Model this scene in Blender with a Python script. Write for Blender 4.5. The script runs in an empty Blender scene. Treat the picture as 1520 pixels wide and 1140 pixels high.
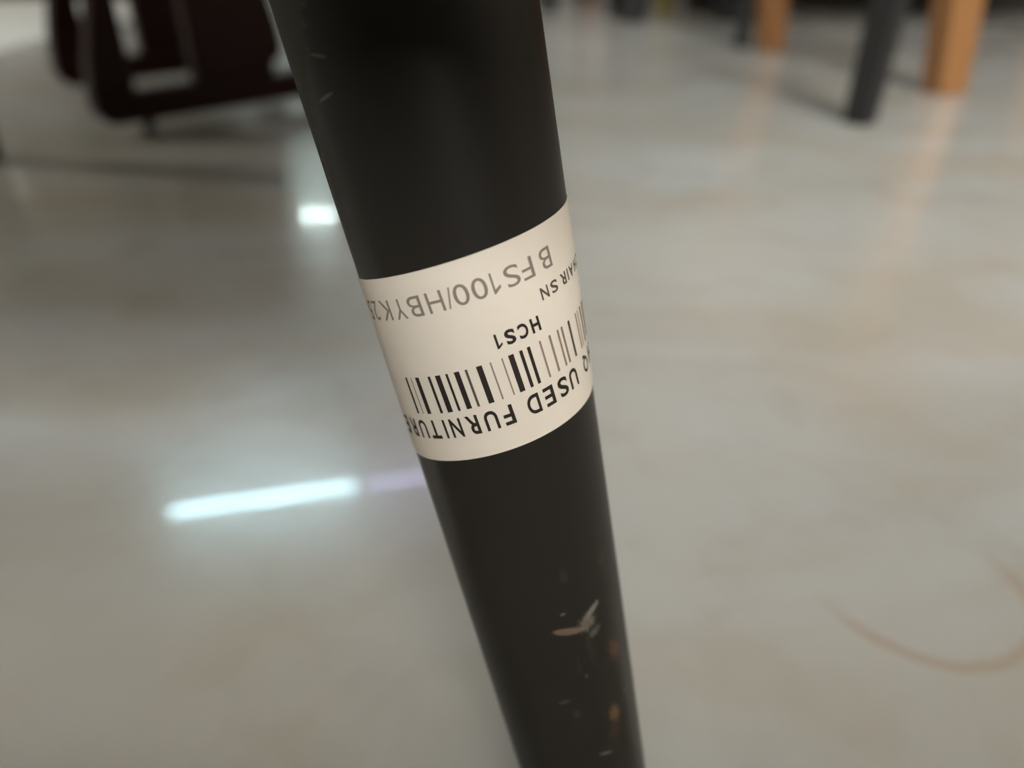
import bpy, bmesh, math, random
from mathutils import Vector, Matrix

random.seed(4)
scene = bpy.context.scene
COL = scene.collection

# ------------------------------------------------------------------ camera
CAM_H = 0.18
PITCH = math.radians(31)
cam_data = bpy.data.cameras.new('camera')
cam_data.sensor_width = 36.0
cam_data.lens = 1145.0 / 1520.0 * 36.0
cam_data.clip_start = 0.005
cam_data.clip_end = 60
cam_data.dof.use_dof = True
cam_data.dof.focus_distance = 0.124
cam_data.dof.aperture_fstop = 7.6
cam = bpy.data.objects.new('camera', cam_data)
cam.location = (0, 0, CAM_H)
cam.rotation_euler = (math.pi / 2 - PITCH, 0, 0)
COL.objects.link(cam)
scene.camera = cam

# ------------------------------------------------------------------ world, exposure
world = bpy.data.worlds.new('world')
scene.world = world
world.use_nodes = True
bg = world.node_tree.nodes['Background']
bg.inputs['Color'].default_value = (1.0, 0.975, 0.93, 1)     # hazy warm daylight entering by the added window
bg.inputs['Strength'].default_value = 46.0

scene.view_settings.view_transform = 'Standard'
scene.view_settings.look = 'None'
scene.view_settings.gamma = 1.0
scene.view_settings.use_curve_mapping = False
scene.view_settings.exposure = 0.58

TUBE_POWER = 74.0
TUBE_DIM = 20.0

# room
RX0, RX1, RY0, RY1, RH = -5.0, 4.2, -3.0, 11.0, 2.95

# unseen window added high behind the camera to light the label and floor
WX0, WX1, WZ0, WZ1 = -0.1, 1.7, 1.9, 2.85
portal_data = bpy.data.lights.new('added_window_portal', 'AREA')
portal_data.shape = 'RECTANGLE'
portal_data.size = WX1 - WX0
portal_data.size_y = WZ1 - WZ0
portal_data.cycles.is_portal = True
portal = bpy.data.objects.new('added_window_portal', portal_data)
portal.location = ((WX0 + WX1) / 2, RY0 - 0.01, (WZ0 + WZ1) / 2)
portal.rotation_euler = (math.pi / 2, 0, 0)
COL.objects.link(portal)

# unseen warm ceiling panels added as fill light, most behind the camera (their frames are built below)
FILL_PANELS = [(-1.3, -1.0), (0.9, -1.0), (-1.3, -2.4), (0.9, -2.4), (3.0, -1.0), (3.2, 1.6), (-4.0, 0.9)]
FILL_PANEL_W = 2.0
for (px_, py_) in FILL_PANELS:
    ld = bpy.data.lights.new('fill_panel_lamp', 'AREA')
    ld.shape = 'RECTANGLE'
    ld.size, ld.size_y = 1.15, 0.55
    ld.color = (1.0, 0.92, 0.80)
    ld.energy = FILL_PANEL_W * (30 if px_ < -3 else 6 if py_ > 0 else 1)
    lo_ = bpy.data.objects.new('fill_panel_lamp', ld)
    lo_.location = (px_, py_, RH - 0.045)
    COL.objects.link(lo_)

# ------------------------------------------------------------------ materials
def mat(name):
    m = bpy.data.materials.new(name)
    m.use_nodes = True
    nt = m.node_tree
    return m, nt, nt.nodes['Principled BSDF']

def N(nt, t, **kw):
    n = nt.nodes.new(t)
    for k, v in kw.items():
        setattr(n, k, v)
    return n

def L(nt, a, b):
    nt.links.new(a, b)

def math_node(nt, op, a, b=None, clamp=False):
    n = N(nt, 'ShaderNodeMath', operation=op, use_clamp=clamp)
    for i, v in enumerate((a, b)):
        if v is None:
            continue
        if hasattr(v, 'is_output'):
            L(nt, v, n.inputs[i])
        else:
            n.inputs[i].default_value = v
    return n.outputs[0]

def mix_col(nt, fac, a, b):
    n = N(nt, 'ShaderNodeMix', data_type='RGBA')
    if hasattr(fac, 'is_output'):
        L(nt, fac, n.inputs[0])
    else:
        n.inputs[0].default_value = fac
    for i, v in ((6, a), (7, b)):
        if hasattr(v, 'is_output'):
            L(nt, v, n.inputs[i])
        else:
            n.inputs[i].default_value = (*v, 1)
    return n.outputs[2]

def ramp(nt, fac, stops):
    n = N(nt, 'ShaderNodeMapRange')
    L(nt, fac, n.inputs[0])
    n.inputs[1].default_value, n.inputs[2].default_value = stops
    return n.outputs[0]

def noise(nt, vec, scale, detail=3.0, rough=0.5, dist=0.0):
    n = N(nt, 'ShaderNodeTexNoise')
    n.inputs['Scale'].default_value = scale
    n.inputs['Detail'].default_value = detail
    n.inputs['Roughness'].default_value = rough
    n.inputs['Distortion'].default_value = dist
    if vec is not None:
        L(nt, vec, n.inputs['Vector'])
    return n.outputs['Fac']

def simple(name, col, rough=0.5, grain=None, spec=0.5, bump=0.0, stretch=(1, 1, 1)):
    """plain coloured material with a little procedural grain"""
    m, nt, b = mat(name)
    tc = N(nt, 'ShaderNodeTexCoord')
    mp = N(nt, 'ShaderNodeMapping')
    mp.inputs['Scale'].default_value = stretch
    L(nt, tc.outputs['Object'], mp.inputs['Vector'])
    nz = noise(nt, mp.outputs[0], 18, 4)
    c2 = grain if grain else tuple(v * 0.8 for v in col)
    L(nt, mix_col(nt, nz, col, c2), b.inputs['Base Color'])
    b.inputs['Roughness'].default_value = rough
    b.inputs['Specular IOR Level'].default_value = spec
    if bump:
        bp = N(nt, 'ShaderNodeBump')
        bp.inputs['Strength'].default_value = bump
        bp.inputs['Distance'].default_value = 0.001
        L(nt, nz, bp.inputs['Height'])
        L(nt, bp.outputs[0], b.inputs['Normal'])
    return m

M = {}
M['wall'] = simple('wall_plaster', (0.36, 0.34, 0.30), 0.8)
M['brown_wall'] = simple('brown_wall_paint', (0.10, 0.075, 0.055), 0.8)
M['ceiling'] = simple('ceiling_paint', (0.45, 0.45, 0.44), 0.9)
M['mahogany'] = simple('dark_mahogany', (0.022, 0.0045, 0.003), 0.4, (0.011, 0.0025, 0.002), spec=0.15, stretch=(6, 6, 0.6))
M['walnut'] = simple('dark_walnut', (0.022, 0.013, 0.008), 0.45, (0.012, 0.007, 0.004), stretch=(1, 6, 6))
M['orange_wood'] = simple('orange_pine', (0.26, 0.122, 0.040), 0.55, (0.20, 0.088, 0.028), stretch=(5, 5, 0.5))
M['brown_wood'] = simple('brown_wood', (0.12, 0.06, 0.035), 0.5, stretch=(5, 5, 0.5))
M['olive'] = simple('olive_yellow_paint', (0.17, 0.14, 0.03), 0.45)
M['black_paint'] = simple('black_painted_wood', (0.0125, 0.013, 0.0135), 0.5, spec=0.35)
M['black_seat'] = simple('black_vinyl', (0.018, 0.017, 0.016), 0.6, bump=0.3)
M['white_metal'] = simple('white_metal', (0.75, 0.75, 0.72), 0.4)
M['pale_stone'] = simple('pale_stone', (0.72, 0.76, 0.74), 0.3)
M['rubber'] = simple('dark_rubber', (0.02, 0.02, 0.02), 0.8)

def emit(name, col, strength):
    m, nt, b = mat(name)
    b.inputs['Base Color'].default_value = (*col, 1)
    b.inputs['Emission Color'].default_value = (*col, 1)
    b.inputs['Emission Strength'].default_value = strength
    return m
M['tube'] = emit('lit_tube', (0.60, 0.91, 1.0), TUBE_POWER)
M['tube_dim'] = emit('dim_violet_tube', (0.62, 0.62, 1.0), TUBE_DIM)
M['panel'] = emit('fill_panel_glow', (1.0, 0.86, 0.68), 3.0)  # glow of the added fill panels
M['bulb'] = emit('lit_bulb', (0.80, 1.0, 0.97), TUBE_POWER)

# polished marble floor
def floor_material():
    m, nt, b = mat('polished_marble')
    tc = N(nt, 'ShaderNodeTexCoord')
    co = tc.outputs['Object']
    mp = N(nt, 'ShaderNodeMapping')
    mp.inputs['Rotation'].default_value = (0, 0, 0.7)
    mp.inputs['Scale'].default_value = (1.0, 2.2, 1.0)
    L(nt, co, mp.inputs['Vector'])
    big = noise(nt, mp.outputs[0], 4.5, 4, 0.55, 0.8)
    fine = noise(nt, co, 22, 3, 0.6, 0.4)
    cool = (0.43, 0.45, 0.445)
    warm = (0.385, 0.368, 0.325)
    c = mix_col(nt, ramp(nt, big, (0.35, 0.68)), cool, warm)
    c = mix_col(nt, math_node(nt, 'MULTIPLY', ramp(nt, fine, (0.5, 0.8)), 0.35), c, (0.30, 0.26, 0.20))
    # faint brown ring stain left by a cup or pot
    sx = N(nt, 'ShaderNodeSeparateXYZ')
    L(nt, co, sx.inputs[0])
    wob = math_node(nt, 'MULTIPLY', math_node(nt, 'SUBTRACT', noise(nt, co, 30, 2), 0.5), 0.006)
    dx = math_node(nt, 'SUBTRACT', sx.outputs[0], 0.1285)
    dy = math_node(nt, 'SUBTRACT', sx.outputs[1], 0.1767)
    d = math_node(nt, 'SQRT', math_node(nt, 'ADD', math_node(nt, 'POWER', dx, 2.0), math_node(nt, 'POWER', dy, 2.0)))
    d = math_node(nt, 'ADD', d, wob)
    ring = math_node(nt, 'SUBTRACT', 1.0, math_node(nt, 'DIVIDE', math_node(nt, 'ABSOLUTE', math_node(nt, 'SUBTRACT', d, 0.032)), 0.0035), True)
    ring = math_node(nt, 'MULTIPLY', ring, ramp(nt, math_node(nt, 'ADD', dy, math_node(nt, 'MULTIPLY', dx, -0.3)), (0.008, -0.012)))
    c = mix_col(nt, math_node(nt, 'MULTIPLY', ring, 0.5), c, (0.33, 0.23, 0.14))
    # a few dark specks
    vor = N(nt, 'ShaderNodeTexVoronoi')
    vor.inputs['Scale'].default_value = 14
    L(nt, co, vor.inputs['Vector'])
    speck = math_node(nt, 'LESS_THAN', vor.outputs['Distance'], 0.035)
    c = mix_col(nt, math_node(nt, 'MULTIPLY', speck, 0.35), c, (0.2, 0.18, 0.15))
    L(nt, c, b.inputs['Base Color'])
    b.inputs['Roughness'].default_value = 0.20
    b.inputs['Specular IOR Level'].default_value = 0.38
    b.inputs['Coat Weight'].default_value = 0.32
    b.inputs['Coat Roughness'].default_value = 0.035
    b.inputs['Coat IOR'].default_value = 1.5
    return m
M['floor'] = floor_material()

# satin black leg with scuffs; UV: u = degrees / 360 + 0.5, v = metres along the leg * 2 + 0.8
def leg_material(worn):
    m, nt, b = mat('worn_black_satin' if worn else 'black_satin')
    base = (0.0175, 0.0160, 0.0137)
    b.inputs['Roughness'].default_value = 0.36
    b.inputs['Specular IOR Level'].default_value = 0.18
    if not worn:
        b.inputs['Base Color'].default_value = (*base, 1)
        return m
    uv = N(nt, 'ShaderNodeUVMap')
    sp = N(nt, 'ShaderNodeSeparateXYZ')
    L(nt, uv.outputs[0], sp.inputs[0])
    # arc length in mm (r ~ 15 mm) and length in mm
    ph = math_node(nt, 'MULTIPLY', math_node(nt, 'SUBTRACT', sp.outputs[0], 0.5), 360.0)
    s = math_node(nt, 'MULTIPLY', math_node(nt, 'SUBTRACT', sp.outputs[1], 0.8), 500.0)
    x = math_node(nt, 'MULTIPLY', ph, 0.26)
    cmb = N(nt, 'ShaderNodeCombineXYZ')
    L(nt, x, cmb.inputs[0])
    L(nt, s, cmb.inputs[1])
    pos = cmb.outputs[0]
    n1 = noise(nt, pos, 0.55, 5, 0.65, 0.5)
    mpn = N(nt, 'ShaderNodeMapping')
    mpn.inputs['Rotation'].default_value = (0, 0, 0.5)
    mpn.inputs['Scale'].default_value = (1.6, 0.35, 1)
    L(nt, pos, mpn.inputs['Vector'])
    n2 = noise(nt, mpn.outputs[0], 2.4, 4, 0.75)
    n0 = math_node(nt, 'SUBTRACT', n1, 0.5)
    col = base
    col = mix_col(nt, 0.0, base, base)

    def blob(cx, cs, rx, rs, rot, nz, amp, thr=0.0, soft=0.25):
        mp = N(nt, 'ShaderNodeMapping', vector_type='TEXTURE')
        mp.inputs['Location'].default_value = (cx, cs, 0)
        mp.inputs['Rotation'].default_value = (0, 0, rot)
        mp.inputs['Scale'].default_value = (rx, rs, 1)
        L(nt, pos, mp.inputs['Vector'])
        ln = N(nt, 'ShaderNodeVectorMath', operation='LENGTH')
        L(nt, mp.outputs[0], ln.inputs[0])
        v = math_node(nt, 'ADD', ln.outputs['Value'], math_node(nt, 'MULTIPLY', math_node(nt, 'SUBTRACT', nz, 0.5), amp * (2.4 if nz is n2 else 1.0)))
        r = N(nt, 'ShaderNodeMapRange')
        L(nt, v, r.inputs[0])
        r.inputs[1].default_value, r.inputs[2].default_value = 1.0, 1.0 - soft
        return r.outputs[0]

    K = 0.26
    wear = [
        # phi, s, half width mm, half length mm, rotation, noise, amplitude, colour, opacity
        (-10.6, 44.7, 3.3, 0.85, -0.29, n1, 0.35, (0.30, 0.22, 0.17), 0.75),
        (-25, 44.6, 1.9, 1.7, 0.4, n2, 1.5, (0.30, 0.27, 0.21), 0.65),
        (-30.5, 42.6, 2.2, 0.75, 0.53, n2, 0.9, (0.33, 0.33, 0.31), 0.7),
        (-29.5, 47.4, 1.6, 0.75, 0.35, n2, 1.7, (0.25, 0.24, 0.22), 0.5),
        (-9, 40.6, 0.6, 0.35, 0, n1, 0.5, (0.25, 0.25, 0.24), 0.55),
        (-46, 54.5, 1.6, 2.4, 0.3, n2, 1.8, (0.16, 0.075, 0.045), 0.75),
        (-35, 68.5, 1.5, 2.2, 0.3, n2, 1.7, (0.22, 0.14, 0.07), 0.8),
        (-32, 72.5, 1.6, 1.6, 0, n2, 1.6, (0.08, 0.045, 0.03), 0.7),
        (3, 60.4, 1.3, 0.5, 0.1, n1, 1.2, (0.12, 0.12, 0.12), 0.6),
        (-4, 63.8, 0.8, 1.2, 0.1, n1, 1.2, (0.09, 0.07, 0.06), 0.5),
        (-21, 76.4, 1.8, 0.22, -0.3, n1, 0.5, (0.33, 0.33, 0.32), 0.75),
        (-15, 32.8, 0.8, 1.6, 0, n1, 1.2, (0.07, 0.07, 0.07), 0.4),
        (-48, 34.2, 1.3, 1.5, 0, n1, 1.4, (0.07, 0.07, 0.065), 0.5),
        (-13, 53.0, 0.25, 2.5, 0, n1, 0.8, (0.07, 0.07, 0.065), 0.4),
        (-17, 56.0, 0.2, 0.4, 0, n1, 0.3, (0.35, 0.35, 0.33), 0.6),
        (-52, 66.0, 0.2, 0.5, 0, n1, 0.3, (0.35, 0.35, 0.33), 0.6),
        (-24, 51.0, 0.6, 4.0, 0.1, n2, 1.4, (0.06, 0.055, 0.05), 0.5),
        (44, -58.2, 1.5, 0.28, -0.4, n1, 0.5, (0.22, 0.22, 0.21), 0.7),
        (47, -52.8, 1.6, 0.28, 0.24, n1, 0.5, (0.26, 0.26, 0.25), 0.7),
    ]
    for (phi, cs, rx, rs, rot, nz, amp, wc, op) in wear:
        k = blob(phi * K, cs, rx, rs, rot, nz, amp)
        col = mix_col(nt, math_node(nt, 'MULTIPLY', k, op), col, tuple(v * 0.55 for v in wc))
    # torn strip where the coating has rubbed off along the edge, narrowing downwards
    edge = math_node(nt, 'ADD', math_node(nt, 'MULTIPLY', math_node(nt, 'ADD', s, 65.0), 1.29), 43.0)
    edge = math_node(nt, 'ADD', edge, math_node(nt, 'MULTIPLY', n0, 26.0))
    k = ramp(nt, math_node(nt, 'SUBTRACT', ph, edge), (0.0, 2.5))
    k = math_node(nt, 'MULTIPLY', k, math_node(nt, 'LESS_THAN', s, -28.0))
    k2 = math_node(nt, 'MULTIPLY', k, 0.8)
    col = mix_col(nt, k2, col, mix_col(nt, n2, (0.055, 0.052, 0.043), (0.10, 0.095, 0.08)))
    L(nt, col, b.inputs['Base Color'])
    L(nt, math_node(nt, 'ADD', math_node(nt, 'MULTIPLY', k2, 0.4), 0.36), b.inputs['Roughness'])
    return m
M['leg_worn'] = leg_material(True)
M['leg'] = leg_material(False)

def paper():
    m, nt, b = mat('cream_label_paper')
    tc = N(nt, 'ShaderNodeTexCoord')
    nz = noise(nt, tc.outputs['Object'], 300, 3)
    L(nt, mix_col(nt, nz, (0.69, 0.635, 0.555), (0.66, 0.605, 0.525)), b.inputs['Base Color'])
    b.inputs['Roughness'].default_value = 0.5
    b.inputs['Specular IOR Level'].default_value = 0.3
    return m
M['paper'] = paper()

def ink(name, c):
    m, nt, b = mat(name)
    b.inputs['Base Color'].default_value = (*c, 1)
    b.inputs['Roughness'].default_value = 0.6
    b.inputs['Specular IOR Level'].default_value = 0.2
    return m
M['ink'] = ink('black_ink', (0.022, 0.017, 0.014))
M['ink_mid'] = ink('brown_black_ink', (0.085, 0.065, 0.052))
M['ink_thin'] = ink('worn_brown_ink', (0.24, 0.18, 0.145))
M['ink_faded'] = ink('faded_grey_ink', (0.215, 0.18, 0.15))

# ------------------------------------------------------------------ mesh helpers
def link_mesh(name, bm, m, parent=None, smooth=False, bevel=0.0, seg=2):
    me = bpy.data.meshes.new(name)
    bm.normal_update()
    bm.to_mesh(me)
    bm.free()
    if smooth:
        for p in me.polygons:
            p.use_smooth = True
    o = bpy.data.objects.new(name, me)
    me.materials.append(m)
    COL.objects.link(o)
    if parent is not None:
        o.parent = parent
    if bevel:
        md = o.modifiers.new('bevel', 'BEVEL')
        md.width = bevel
        md.segments = seg
        md.limit_method = 'ANGLE'
    return o

def thing(name, label, cat, loc=(0, 0, 0), rz=0.0, group=None):
    o = bpy.data.objects.new(name, None)
    o.empty_display_size = 0.05
    o.location = loc
    o.rotation_euler = (0, 0, rz)
    COL.objects.link(o)
    o['label'] = label
    o['category'] = cat
    if group:
        o['group'] = group
    return o

def tag(o, label, cat, group=None):
    o['label'] = label
    o['category'] = cat
    if group:
        o['group'] = group
    return o

def box(bm, x0, x1, y0, y1, z0, z1):
    vs = [bm.verts.new((x, y, z)) for z in (z0, z1) for y in (y0, y1) for x in (x0, x1)]
    for f in ((0, 2, 3, 1), (4, 5, 7, 6), (0, 1, 5, 4), (2, 6, 7, 3), (0, 4, 6, 2), (1, 3, 7, 5)):
        bm.faces.new([vs[i] for i in f])
    return vs

def frustum(bm, p0, w0, d0, p1, w1, d1, turn=0.0):
    """square leg from foot p0 to top p1"""
    vs = []
    for p, w, d in ((p0, w0, d0), (p1, w1, d1)):
        for sy in (-1, 1):
            for sx in (-1, 1):
                dx, dy = sx * w / 2, sy * d / 2
                vs.append(bm.verts.new((p[0] + dx * math.cos(turn) - dy * math.sin(turn), p[1] + dx * math.sin(turn) + dy * math.cos(turn), p[2])))
    for f in ((0, 2, 3, 1), (4, 5, 7, 6), (0, 1, 5, 4), (2, 6, 7, 3), (0, 4, 6, 2), (1, 3, 7, 5)):
        bm.faces.new([vs[i] for i in f])

def round_leg(bm, p0, r0, p1, r1, seg=24):
    rings = []
    for p, r in ((p0, r0), (p1, r1)):
        rings.append([bm.verts.new((p[0] + r * math.cos(2 * math.pi * i / seg), p[1] + r * math.sin(2 * math.pi * i / seg), p[2])) for i in range(seg)])
    for i in range(seg):
        j = (i + 1) % seg
        bm.faces.new((rings[0][i], rings[0][j], rings[1][j], rings[1][i]))
    bm.faces.new(rings[0][::-1])
    bm.faces.new(rings[1])

def prism(bm, outline, y0, y1):
    """outline in (x, z), extruded along y"""
    a = [bm.verts.new((x, y0, z)) for x, z in outline]
    c = [bm.verts.new((x, y1, z)) for x, z in outline]
    n = len(outline)
    bm.faces.new(a)
    bm.faces.new(c[::-1])
    for i in range(n):
        j = (i + 1) % n
        bm.faces.new((a[j], a[i], c[i], c[j]))

def structure(o):
    o['kind'] = 'structure'
    return o

# ------------------------------------------------------------------ the room
bm = bmesh.new(); box(bm, RX0, RX1, RY0, RY1, -0.08, 0.0)
structure(link_mesh('floor', bm, M['floor']))
bm = bmesh.new(); box(bm, RX0, RX1, RY0, RY1, RH, RH + 0.1)
structure(link_mesh('ceiling', bm, M['ceiling']))
bm = bmesh.new(); box(bm, RX0 - 0.15, RX0, RY0, RY1, 0, RH)
structure(link_mesh('wall_left', bm, M['wall']))
bm = bmesh.new(); box(bm, RX1, RX1 + 0.15, RY0, RY1, 0, RH)
structure(link_mesh('wall_right', bm, M['wall']))
bm = bmesh.new(); box(bm, RX0 - 0.15, RX1 + 0.15, RY1, RY1 + 0.15, 0, RH)
structure(link_mesh('wall_back', bm, M['wall']))
bm = bmesh.new()
for q in ((RX0 - 0.15, RX1 + 0.15, 0, WZ0), (RX0 - 0.15, RX1 + 0.15, WZ1, RH), (RX0 - 0.15, WX0, WZ0, WZ1), (WX1, RX1 + 0.15, WZ0, WZ1)):
    box(bm, q[0], q[1], RY0 - 0.15, RY0, q[2], q[3])
structure(link_mesh('wall_front', bm, M['brown_wall']))
wn = bpy.data.objects.new('added_window_1', None)  # frame of the added, unseen window
wn.location = (WX0, RY0 - 0.09, WZ0)
COL.objects.link(wn)
structure(wn)
bm = bmesh.new()
ww, wh_ = WX1 - WX0, WZ1 - WZ0
for q in ((0, ww, 0, 0.05), (0, ww, wh_ - 0.05, wh_), (0, 0.05, 0.05, wh_ - 0.05), (ww - 0.05, ww, 0.05, wh_ - 0.05), (ww / 2 - 0.025, ww / 2 + 0.025, 0.05, wh_ - 0.05)):
    box(bm, q[0], q[1], -0.02, 0.02, q[2], q[3])
link_mesh('added_window_frame', bm, M['white_metal'], wn)
# low pale stone platform along the left of the aisle
bm = bmesh.new(); box(bm, -2.4, -0.815, 1.25, 6.0, 0.0, 0.006)
structure(link_mesh('trim_1', bm, M['pale_stone'], bevel=0.002))

# ceiling lights
def tube_light(name, x0, y0, x1, y1, m, label, group=None):
    cx, cy = (x0 + x1) / 2, (y0 + y1) / 2
    ln = math.hypot(x1 - x0, y1 - y0)
    t = thing(name, label, 'light', (cx, cy, RH), math.atan2(y1 - y0, x1 - x0), group)
    bm = bmesh.new(); box(bm, -ln / 2 - 0.02, ln / 2 + 0.02, -0.03, 0.03, -0.04, 0.0)
    link_mesh('housing', bm, M['white_metal'], t, bevel=0.004)
    bm = bmesh.new()
    bmesh.ops.create_cone(bm, cap_ends=True, segments=16, radius1=0.015, radius2=0.015, depth=ln,
                          matrix=Matrix.Translation((0, 0, -0.062)) @ Matrix.Rotation(math.pi / 2, 4, 'Y'))
    link_mesh('tube', bm, m, t, smooth=True)
    for s in (-1, 1):
        bm = bmesh.new(); box(bm, s * ln / 2 - 0.012, s * ln / 2 + 0.012, -0.018, 0.018, -0.082, -0.03)
        link_mesh('end_cap', bm, M['white_metal'], t)
    return t
tube_light('tube_light', -2.08, 3.60, -0.98, 3.86, M['tube'], 'bright tube light on the ceiling reflected left of the black chair leg')
tube_light('tube_light', -0.93, 3.872, 0.2, 4.14, M['tube_dim'], 'dim violet tube light on the ceiling in line with the bright one')
tube_light('tube_light', -2.14, 9.03, -0.99, 9.30, M['tube'], 'farthest tube light on the ceiling near the back wall')
where = ['over the left of the aisle', 'over the middle of the aisle', 'at the front wall on the left', 'at the front wall in the middle',
         'nearest the right wall at the front', 'by the right wall, above the far side of the black table', 'by the left wall']
for (px_, py_), wh in zip(FILL_PANELS, where):
    t = thing('fill_ceiling_panel', 'added warm rectangular ceiling panel for fill light ' + wh, 'light', (px_, py_, RH))
    bm = bmesh.new()
    for q in ((-0.62, 0.62, -0.32, -0.285), (-0.62, 0.62, 0.285, 0.32), (-0.62, -0.585, -0.285, 0.285), (0.585, 0.62, -0.285, 0.285)):
        box(bm, *q, -0.05, 0.0)
    link_mesh('frame', bm, M['white_metal'], t)
    bm = bmesh.new(); box(bm, -0.585, 0.585, -0.285, 0.285, -0.03, -0.02)
    link_mesh('diffuser', bm, M['panel'], t)

for bx_, lb_ in ((-2.45, 'round bulb lamp on the ceiling, left of its twin near the back wall'), (-2.235, 'round bulb lamp on the ceiling touching the end of the farthest tube light')):
    t = thing('ceiling_bulb', lb_, 'light', (bx_, 9.04, RH), 0, 'round bulbs on the ceiling')
    bm = bmesh.new(); round_leg(bm, (0, 0, -0.05), 0.03, (0, 0, 0), 0.04)
    link_mesh('socket', bm, M['white_metal'], t, smooth=False)
    bm = bmesh.new(); bmesh.ops.create_uvsphere(bm, u_segments=24, v_segments=14, radius=0.04, matrix=Matrix.Translation((0, 0, -0.085)))
    link_mesh('bulb', bm, M['bulb'], t, smooth=True)

# ------------------------------------------------------------------ the black chair with the labelled leg
# leg axis and taper in world space (from the camera's frame to the room)
def cam2world(v, point=True):
    c, s = math.cos(PITCH), math.sin(PITCH)
    x, y, z = v
    w = Vector((x, z * c - y * s, -(y * c + z * s)))
    if point:
        w.z += CAM_H
    return w
R0 = 0.0175
TAPER = 0.04415433
d = Vector((0.20569203, 0.92248435, 0.32667018))
E1 = Vector((0.09250502, 0.31398534, -0.94491059))
E2 = Vector((-0.97423489, 0.2245792, -0.02075015))
P0 = cam2world((-0.0030051, 0.0, 0.14109147))
D, E1, E2 = cam2world(d, False), cam2world(E1, False), cam2world(E2, False)
S_FOOT = P0.z / -D.z                       # where the axis meets the floor
S_TOP = -(0.40 - P0.z) / -D.z
FOOT = P0 + D * S_FOOT
TOPP = P0 + D * S_TOP

chair = thing('black_chair', 'black chair with a tapered scuffed leg wearing a cream barcode label', 'chair', (FOOT.x - 0.2225, 0.38, 0))
chair_inv = Matrix.Translation(chair.location).inverted()

def leg_point(s, ph, off=0.0):
    r = R0 - TAPER * s + off
    return P0 + D * s + (E1 * math.cos(ph) + E2 * math.sin(ph)) * r

def make_labelled_leg():
    bm = bmesh.new()
    uvl = bm.loops.layers.uv.new('UVMap')
    seg, rows = 192, 60
    ss = [S_FOOT + (S_TOP - S_FOOT) * i / rows for i in range(rows + 1)]
    grid = []
    for i, s in enumerate(ss):
        row = []
        for j in range(seg + 1):
            ph = -math.pi + 2 * math.pi * j / seg
            p = leg_point(s, ph)
            if i == 0:                       # cut the foot level with the floor
                p = p + D * (p.z / -D.z)
            elif i == rows:
                p = p + D * ((p.z - 0.40) / -D.z)
            row.append(bm.verts.new(p - chair.location))
        grid.append(row)
    for i in range(rows):
        for j in range(seg):
            f = bm.faces.new((grid[i][j], grid[i + 1][j], grid[i + 1][j + 1], grid[i][j + 1]))
            f.smooth = True
            for lp, (a, b_) in zip(f.loops, ((i, j), (i + 1, j), (i + 1, j + 1), (i, j + 1))):
                lp[uvl].uv = (b_ / seg, ss[a] * 2 + 0.8)
    bm.faces.new([grid[0][j] for j in range(seg)])
    bm.faces.new([grid[rows][j] for j in range(seg)][::-1])
    bmesh.ops.recalc_face_normals(bm, faces=bm.faces)
    me = bpy.data.meshes.new('leg')
    bm.to_mesh(me); bm.free()
    me.materials.append(M['leg_worn'])
    o = bpy.data.objects.new('leg', me)
    COL.objects.link(o); o.parent = chair
    o['label'] = 'scuffed tapered leg carrying the barcode label'
    return o
leg = make_labelled_leg()

# the label lies straight on the unrolled cone: (a, b) in mm on the paper -> the leg
BETA = math.atan(TAPER)
RHO0 = R0 / math.sin(BETA)
TAU = math.atan(0.10793592)
def label_point(a, b, off):
    a *= 0.001; b *= 0.001
    U = a * math.cos(TAU) - b * math.sin(TAU)
    V = a * math.sin(TAU) + b * math.cos(TAU)
    th = math.atan2(U, RHO0 - V)
    rho = math.hypot(U, RHO0 - V)
    return leg_point((R0 - rho * math.sin(BETA)) / TAPER, th / math.sin(BETA), off) - chair.location

B_LO, B_HI = -26.79, 5.72
A_LO, A_HI = -33.0, 31.0
bm = bmesh.new()
na, nb = 150, 12
sheets = []
for off in (0.00005, 0.00016):
    sheets.append([[bm.verts.new(label_point(A_LO + (A_HI - A_LO) * i / na, B_LO + (B_HI - B_LO) * j / nb, off)) for j in range(nb + 1)] for i in range(na + 1)])
lo, hi = sheets
for i in range(na):
    for j in range(nb):
        bm.faces.new((hi[i][j], hi[i + 1][j], hi[i + 1][j + 1], hi[i][j + 1]))
        bm.faces.new((lo[i][j], lo[i][j + 1], lo[i + 1][j + 1], lo[i + 1][j]))
    bm.faces.new((lo[i][0], lo[i + 1][0], hi[i + 1][0], hi[i][0]))
    bm.faces.new((lo[i][nb], hi[i][nb], hi[i + 1][nb], lo[i + 1][nb]))
for j in range(nb):
    bm.faces.new((lo[0][j], hi[0][j], hi[0][j + 1], lo[0][j + 1]))
    bm.faces.new((lo[na][j], lo[na][j + 1], hi[na][j + 1], hi[na][j]))
bmesh.ops.recalc_face_normals(bm, faces=bm.faces)
for e in bm.edges:
    if len(e.link_faces) == 2 and e.calc_face_angle(0) > 0.6:
        e.smooth = False
lab = link_mesh('label', bm, M['paper'], leg, smooth=False)
for p in lab.data.polygons:
    p.use_smooth = True
lab['label'] = 'cream paper label with barcode'

# printed glyphs, flat on the paper
def glyph_mesh(ch, bold):
    cu = bpy.data.curves.new('glyph', 'FONT')
    cu.body = ch
    cu.dimensions = '2D'
    cu.fill_mode = 'FRONT'
    cu.resolution_u = 6
    cu.offset = bold
    ob = bpy.data.objects.new('glyph', cu)
    COL.objects.link(ob)
    dg = bpy.context.evaluated_depsgraph_get()
    dg.update()
    me = bpy.data.meshes.new_from_object(ob.evaluated_get(dg))
    bpy.data.objects.remove(ob)
    bpy.data.curves.remove(cu)
    return me

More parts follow.
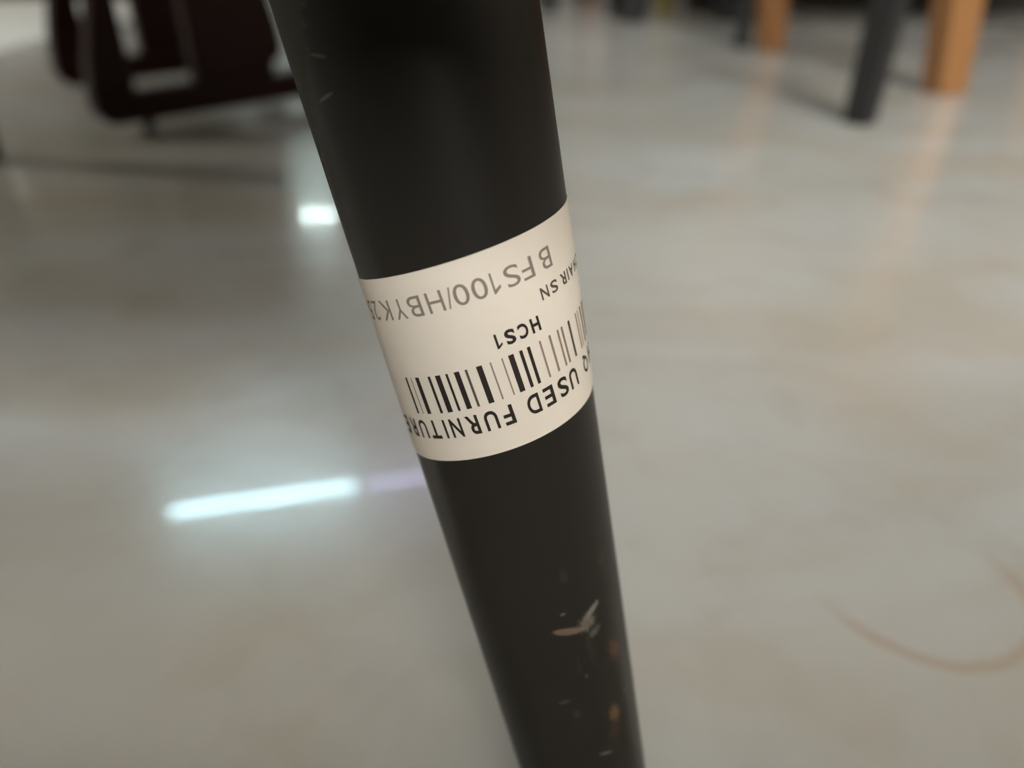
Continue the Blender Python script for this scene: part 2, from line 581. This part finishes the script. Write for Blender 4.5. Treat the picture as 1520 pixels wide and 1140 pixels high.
def bend(bm, off):
    """cut the flat print fine enough to follow the curve and wrap it on the leg"""
    xs = [v.co.x for v in bm.verts]
    x = math.floor(min(xs)) + 0.0
    while x < max(xs):
        x += 0.7
        bmesh.ops.bisect_plane(bm, geom=bm.verts[:] + bm.edges[:] + bm.faces[:], plane_co=(x, 0, 0), plane_no=(1, 0, 0), dist=1e-6)
    for v in bm.verts:
        v.co = label_point(v.co.x, v.co.y, off)

def print_line(name, glyphs, base, cap, m, bold):
    bm = bmesh.new()
    for ch, a0, a1 in glyphs:
        if ch == '1':                        # stem and flag
            st_ = 0.38 if m is not M['ink_faded'] else 0.34
            w_, h_ = a1 - a0, cap - base
            poly = [(a1 - st_, base), (a1, base), (a1, cap), (a1 - st_ * 0.8, cap), (a0, cap - h_ * 0.22), (a0, cap - h_ * 0.36), (a1 - st_, cap - h_ * 0.2)]
            bm.faces.new([bm.verts.new((x, y, 0)) for x, y in poly])
            continue
        me = glyph_mesh(ch, bold)
        xs = [v.co.x for v in me.vertices]; ys = [v.co.y for v in me.vertices]
        x0, x1, y0, y1 = min(xs), max(xs), min(ys), max(ys)
        ylo = 0.0 if ch != 'Q' else None
        for v in me.vertices:
            u = (v.co.x - x0) / (x1 - x0)
            w = (v.co.y - y0) / (y1 - y0)
            v.co = (a0 + u * (a1 - a0), base + w * (cap - base), 0)
        bm.from_mesh(me)
        bpy.data.meshes.remove(me)
    bm.normal_update()
    bmesh.ops.triangulate(bm, faces=bm.faces[:])
    bend(bm, 0.00020)
    o = link_mesh(name, bm, m, leg)
    return o

heading = [('H', -24.6, -22.2), ('Q', -20.9, -18.5), ('U', -15.7, -13.4), ('S', -12.7, -10.5), ('E', -9.5, -7.5), ('D', -6.6, -4.3),
           ('F', -1.9, -0.1), ('U', 0.8, 3.0), ('R', 4.0, 6.1), ('N', 7.0, 9.1), ('I', 9.95, 10.4), ('T', 11.4, 13.6), ('U', 14.3, 16.4),
           ('R', 17.4, 19.5), ('E', 20.5, 22.4)]
print_line('printed_heading', heading, -1.98, 1.45, M['ink'], 0.021)
print_line('printed_code', [('H', -10.7, -9.0), ('C', -8.4, -6.7), ('S', -6.1, -4.4), ('1', -3.8, -2.8)], -13.87, -11.4, M['ink'], 0.034)
print_line('printed_caption', [('C', -27.2, -25.6), ('H', -24.9, -23.3), ('A', -22.5, -20.7), ('I', -20.2, -19.85), ('R', -19.2, -17.5), ('S', -16.4, -14.7), ('N', -14.1, -12.4)],
           -17.65, -15.6, M['ink_mid'], 0.018)
print_line('printed_serial', [('B', -16.5, -14.0), ('F', -12.5, -10.3), ('S', -9.8, -7.3), ('1', -6.4, -5.1), ('0', -4.4, -2.0), ('0', -1.5, 0.9), ('/', 1.1, 2.1),
           ('H', 2.6, 5.3), ('B', 6.3, 8.8), ('Y', 9.4, 11.8), ('K', 12.8, 15.6), ('2', 16.5, 18.5), ('5', 19.1, 21.1)], -23.2, -19.85, M['ink_faded'], 0.0)

bars = {'ink': [(14.95, 15.45), (11.95, 12.8), (9.48, 10.0), (7.58, 8.53), (6.17, 6.6), (4.2, 5.08), (0.42, 1.36), (-4.84, -3.92), (-6.37, -5.82), (-7.77, -7.2)],
        'ink_mid': [(2.84, 3.24), (-17.1, -16.5), (-22.4, -21.8), (-24.6, -23.6), (-26.2, -25.8)],
        'ink_thin': [(13.77, 14.0), (-1.12, -0.86), (-3.02, -2.78), (-9.86, -9.5), (-11.95, -11.5), (-13.85, -13.42), (-14.95, -14.45), (-19.75, -19.3), (-20.7, -20.35)]}
for k, lst in bars.items():
    bm = bmesh.new()
    for a0, a1 in lst:
        vs = [bm.verts.new((x, y, 0)) for x, y in ((a0, -9.8), (a1, -9.8), (a1, -3.2), (a0, -3.2))]
        bm.faces.new(vs)
    bend(bm, 0.00020)
    link_mesh('barcode', bm, M[k], leg)

# remaining three legs, seat and backrest of the black chair
def plain_leg(foot, top, r0, r1):
    bm = bmesh.new()
    round_leg(bm, foot, r0, top, r1, 48)
    o = link_mesh('leg', bm, M['leg'], chair)
    for p in o.data.polygons:
        p.use_smooth = len(p.vertices) == 4
    return o
fx, fy = FOOT.x - chair.location.x, FOOT.y - chair.location.y
tx, ty = TOPP.x - chair.location.x, TOPP.y - chair.location.y
rf, rt = R0 - TAPER * S_FOOT, R0 - TAPER * S_TOP
plain_leg((-fx, fy, 0), (-tx, ty, 0.40), rf, rt)
ry = 0.665 - chair.location.y
plain_leg((fx - 0.006, ry, 0), (tx, ry - 0.085, 0.40), rf, rt)
plain_leg((-fx - 0.034, ry + 0.015, 0), (-fx + 0.02, ry - 0.06, 0.40), rf, 0.022)

def rounded_rect(x0, x1, y0, y1, r, n=6):
    pts = []
    for cx, cy, a in ((x1 - r, y1 - r, 0), (x0 + r, y1 - r, 90), (x0 + r, y0 + r, 180), (x1 - r, y0 + r, 270)):
        for i in range(n + 1):
            t_ = math.radians(a + 90 * i / n)
            pts.append((cx + r * math.cos(t_), cy + r * math.sin(t_)))
    return pts

bm = bmesh.new()
out = rounded_rect(-0.26, 0.294, -0.43, 0.215, 0.05)  # front edge carried forward over the added apron, for shade
z0, z1 = 0.40, 0.445
a = [bm.verts.new((x, y, z0)) for x, y in out]; c = [bm.verts.new((x, y, z1)) for x, y in out]
bm.faces.new(a[::-1]); bm.faces.new(c)
for i in range(len(out)):
    j = (i + 1) % len(out)
    bm.faces.new((a[i], a[j], c[j], c[i]))
link_mesh('seat', bm, M['black_seat'], chair, bevel=0.012, seg=3)
bm = bmesh.new(); box(bm, -0.24, 0.290, -0.425, -0.40, 0.256, 0.41)  # unseen apron added to shade the upper leg and left floor
link_mesh('shade_apron', bm, M['black_seat'], chair, bevel=0.008, seg=3)
for sx in (-1, 1):
    bm = bmesh.new(); frustum(bm, (sx * 0.175, 0.185, 0.44), 0.03, 0.02, (sx * 0.17, 0.235, 0.62), 0.026, 0.018)
    link_mesh('back_post', bm, M['leg'], chair, bevel=0.004)
bm = bmesh.new()
n = 12
front, back = [], []
for i in range(n + 1):
    x = -0.2 + 0.4 * i / n
    y = 0.255 - 0.9 * (0.2 ** 2 - x * x) * -0.6
    y = 0.255 - 0.6 * x * x
    front.append((x, y)); back.append((x, y + 0.022))
ring = front + back[::-1]
a = [bm.verts.new((x, y - 0.012, 0.58)) for x, y in ring]; c = [bm.verts.new((x, y + 0.03, 0.80)) for x, y in ring]
bm.faces.new(a[::-1]); bm.faces.new(c)
for i in range(len(ring)):
    j = (i + 1) % len(ring)
    bm.faces.new((a[i], a[j], c[j], c[i]))
bmesh.ops.recalc_face_normals(bm, faces=bm.faces)
link_mesh('backrest', bm, M['black_seat'], chair, bevel=0.008)

# ------------------------------------------------------------------ dark mahogany stool with slotted side frames (left)
ang = math.atan2(0.7045, 0.7097)
st = thing('mahogany_stand', 'dark mahogany stand with slotted side frames, left of the labelled black leg', 'stand', (-0.3837, 0.7412, 0.0), ang)
W = 0.291
ZB, ZT = 0.013, 0.355
def side_frame(y0, y1, sh):
    """one side frame: bottom rail with rounded ends, two posts, wide splat, top rail"""
    bm = bmesh.new()
    r = 0.022
    out = []
    for i in range(7):
        t_ = math.radians(180 + 90 * i / 6)
        out.append((sh + r * 0.8 + r * 0.8 * math.cos(t_), ZB + r + r * math.sin(t_)))
    for i in range(7):
        t_ = math.radians(270 + 90 * i / 6)
        out.append((sh + W - r * 0.8 + r * 0.8 * math.cos(t_), ZB + r + r * math.sin(t_)))
    out += [(sh + W, 0.0402), (sh, 0.0402)]
    prism(bm, out, y0, y1)
    fr = link_mesh('bottom_rail', bm, M['mahogany'], st, bevel=0.003)
    for x0, x1, t0, t1 in ((0.0, 0.040, 0.014, 0.046), (W - 0.040, W, W - 0.046, W - 0.014)):
        bm = bmesh.new()
        cut = [(0.040, 0.0), (0.066, 0.004), (0.09, 0.010), (0.12, 0.018), (0.18, 0.022), (0.25, 0.016), (ZT - 0.04, 0.004)]
        if x0 == 0.0:
            outl = [(sh + x0 + o_, z_) for z_, o_ in cut[::-1]] + [(sh + x1, 0.040), (sh + x1, ZT - 0.04)]
        else:
            outl = [(sh + x1 - o_, z_) for z_, o_ in cut] + [(sh + x0, ZT - 0.04), (sh + x0, 0.040)]
        prism(bm, outl, y0, y1)
        bmesh.ops.recalc_face_normals(bm, faces=bm.faces)
        link_mesh('post', bm, M['mahogany'], st, bevel=0.003)
    bm = bmesh.new(); box(bm, sh + 0.102, sh + 0.189, y0 + 0.002, y1 - 0.002, 0.040, ZT - 0.04)
    link_mesh('splat', bm, M['mahogany'], st, bevel=0.003)
    bm = bmesh.new(); box(bm, sh, sh + W, y0, y1, ZT - 0.04, ZT)
    link_mesh('top_rail', bm, M['mahogany'], st, bevel=0.003)
    for x in (0.05, W - 0.05):
        bm = bmesh.new(); round_leg(bm, (sh + x, y1 - 0.007, 0), 0.006, (sh + x, y1 - 0.007, ZB + 0.001), 0.006, 16)
        link_mesh('foot_pad', bm, M['rubber'], st)
side_frame(0.0, 0.024, 0.0)
side_frame(0.24, 0.264, 0.045)
bm = bmesh.new(); box(bm, -0.02, W + 0.065, -0.025, 0.29, ZT, ZT + 0.025)
link_mesh('top_board', bm, M['mahogany'], st, bevel=0.006)
bm = bmesh.new(); box(bm, 0.155, 0.182, 0.023, 0.241, 0.20, 0.25)
link_mesh('stretcher', bm, M['mahogany'], st, bevel=0.003)

# ------------------------------------------------------------------ black table and orange bench (right)
tb = thing('black_table', 'black table on square legs with the orange bench beneath, at the right', 'table', (0.359, 0.824, 0))
TW, TD, TH = 1.15, 0.555, 0.74
for i, (x, y) in enumerate(((0, 0), (0.02, TD), (TW, 0), (TW, TD))):
    bm = bmesh.new()
    sx = 1 if x < 0.5 else -1
    frustum(bm, (x, y, 0), (0.026, 0.022, 0.03, 0.03)[i], 0.024, (x + sx * 0.02, y, TH - 0.06), 0.045, 0.042, turn=0.0 if i != 0 else math.radians(-50))
    link_mesh('leg', bm, M['black_paint'], tb, bevel=0.002)
for y in (0.0, TD):
    bm = bmesh.new(); box(bm, 0.03, TW - 0.03, y - 0.01, y + 0.01, TH - 0.12, TH - 0.02)
    link_mesh('apron', bm, M['black_paint'], tb)
bm = bmesh.new(); box(bm, -0.05, TW + 0.05, -0.05, TD + 0.05, TH - 0.025, TH)
link_mesh('tabletop', bm, M['black_paint'], tb, bevel=0.004)

be = thing('orange_bench', 'orange wooden bench with square legs tucked under the black table', 'bench', (0.526, 0.990, 0), math.radians(17))
BW, BD, BH = 0.56, 0.372, 0.44
for x, y in ((0, 0), (0, BD), (BW, 0), (BW, BD)):
    bm = bmesh.new()
    s_ = -1 if x < 0.3 else 1
    frustum(bm, (x, y, 0), 0.040 if y == 0 else 0.034, 0.034, (x + s_ * 0.06, y, BH - 0.03), 0.055, 0.045)
    link_mesh('leg', bm, M['orange_wood'], be, bevel=0.003)
bm = bmesh.new(); box(bm, -0.08, BW + 0.08, -0.03, BD + 0.008, BH - 0.03, BH)
link_mesh('seat', bm, M['orange_wood'], be, bevel=0.006)
for y in (0.0, BD):
    bm = bmesh.new(); box(bm, -0.03, BW + 0.03, y - 0.01, y + 0.01, BH - 0.09, BH - 0.028)
    link_mesh('apron', bm, M['orange_wood'], be)

# ------------------------------------------------------------------ unseen bench added behind the camera to shade the near floor
be2 = thing('shade_bench', 'unseen low dark walnut bench added behind the camera to shade the near floor', 'bench', (-0.6, -0.95, 0))
bm = bmesh.new(); box(bm, 0, 2.9, 0, 0.42, 0.50, 0.55)
link_mesh('seat', bm, M['walnut'], be2, bevel=0.006)
for x in (0.05, 2.80):
    bm = bmesh.new(); box(bm, x, x + 0.05, 0.02, 0.40, 0.0, 0.50)
    link_mesh('side_panel', bm, M['walnut'], be2)
bm = bmesh.new(); box(bm, 0.10, 2.80, 0.37, 0.395, 0.05, 0.50)
link_mesh('front_panel', bm, M['walnut'], be2)

# ------------------------------------------------------------------ furniture feet along the top edge
def stool(name, label, m, corner, rot, side, h, lw, rnd):
    t = thing(name, label, 'stool', (corner[0], corner[1], 0), rot)
    for x, y in ((0, 0), (side, 0), (0, side), (side, side)):
        bm = bmesh.new()
        ix, iy = (0.02 if x == 0 else -0.02), (0.02 if y == 0 else -0.02)
        if rnd:
            round_leg(bm, (x, y, 0), lw / 2, (x + ix, y + iy, h - 0.03), lw * 0.6)
        else:
            frustum(bm, (x, y, 0), lw, lw, (x + ix, y + iy, h - 0.03), lw * 1.15, lw * 1.15)
        link_mesh('leg', bm, m, t)
    bm = bmesh.new()
    box(bm, -0.02, side + 0.02, -0.02, side + 0.02, h - 0.03, h)
    link_mesh('seat', bm, m, t, bevel=0.008)
    return t
stool('black_stool', 'black stool on thick round legs nearest of the far stools', M['black_paint'], (0.250, 1.765), 0.0, 0.20, 0.46, 0.060, True)
stool('brown_stool', 'brown wooden stool behind the black thick-legged stool', M['brown_wood'], (0.187, 2.025), math.radians(2), 0.24, 0.45, 0.035, False)
stool('thin_black_stool', 'thin-legged black stool peeking out right beside the labelled leg', M['black_paint'], (0.09, 1.965), math.radians(92), 0.26, 0.44, 0.036, True)
cn = thing('canister', 'olive yellow canister standing under the black thick-legged stool', 'canister', (0.345, 1.94, 0))
bm = bmesh.new(); round_leg(bm, (0, 0, 0), 0.022, (0, 0, 0.15), 0.022)
link_mesh('body', bm, M['olive'], cn, bevel=0.003)
bm = bmesh.new(); round_leg(bm, (0, 0, 0.15), 0.016, (0, 0, 0.18), 0.015)
link_mesh('cap', bm, M['olive'], cn, bevel=0.002)

def cabinet(name, label, loc, rz, w, dp, h):
    t = thing(name, label, 'cabinet', loc, rz)
    bm = bmesh.new(); box(bm, 0.02, w - 0.02, 0.02, dp, 0.0, 0.07)
    link_mesh('plinth', bm, M['walnut'], t)
    bm = bmesh.new(); box(bm, 0, w, 0.018, dp, 0.07, h)
    link_mesh('body', bm, M['walnut'], t, bevel=0.003)
    nd = 2
    for i in range(nd):
        bm = bmesh.new(); box(bm, w * i / nd + 0.004, w * (i + 1) / nd - 0.004, 0, 0.018, 0.078, h - 0.03)
        dr = link_mesh('door', bm, M['walnut'], t, bevel=0.002)
        x = w / 2 + (-0.05 if i == 0 else 0.05)
        bm = bmesh.new(); box(bm, x - 0.006, x + 0.006, -0.02, 0.0, h * 0.5, h * 0.5 + 0.1)
        link_mesh('handle', bm, M['white_metal'], dr, bevel=0.002)
    return t
cabinet('dark_cabinet', 'dark walnut low cabinet behind the orange bench and black table', (0.62, 2.06, 0), math.radians(-18), 1.1, 0.4, 0.9)
cabinet('dark_sideboard', 'dark walnut sideboard behind the mahogany stand on the left', (-2.0, 2.15, 0.006), math.radians(3), 1.1, 0.45, 0.82)
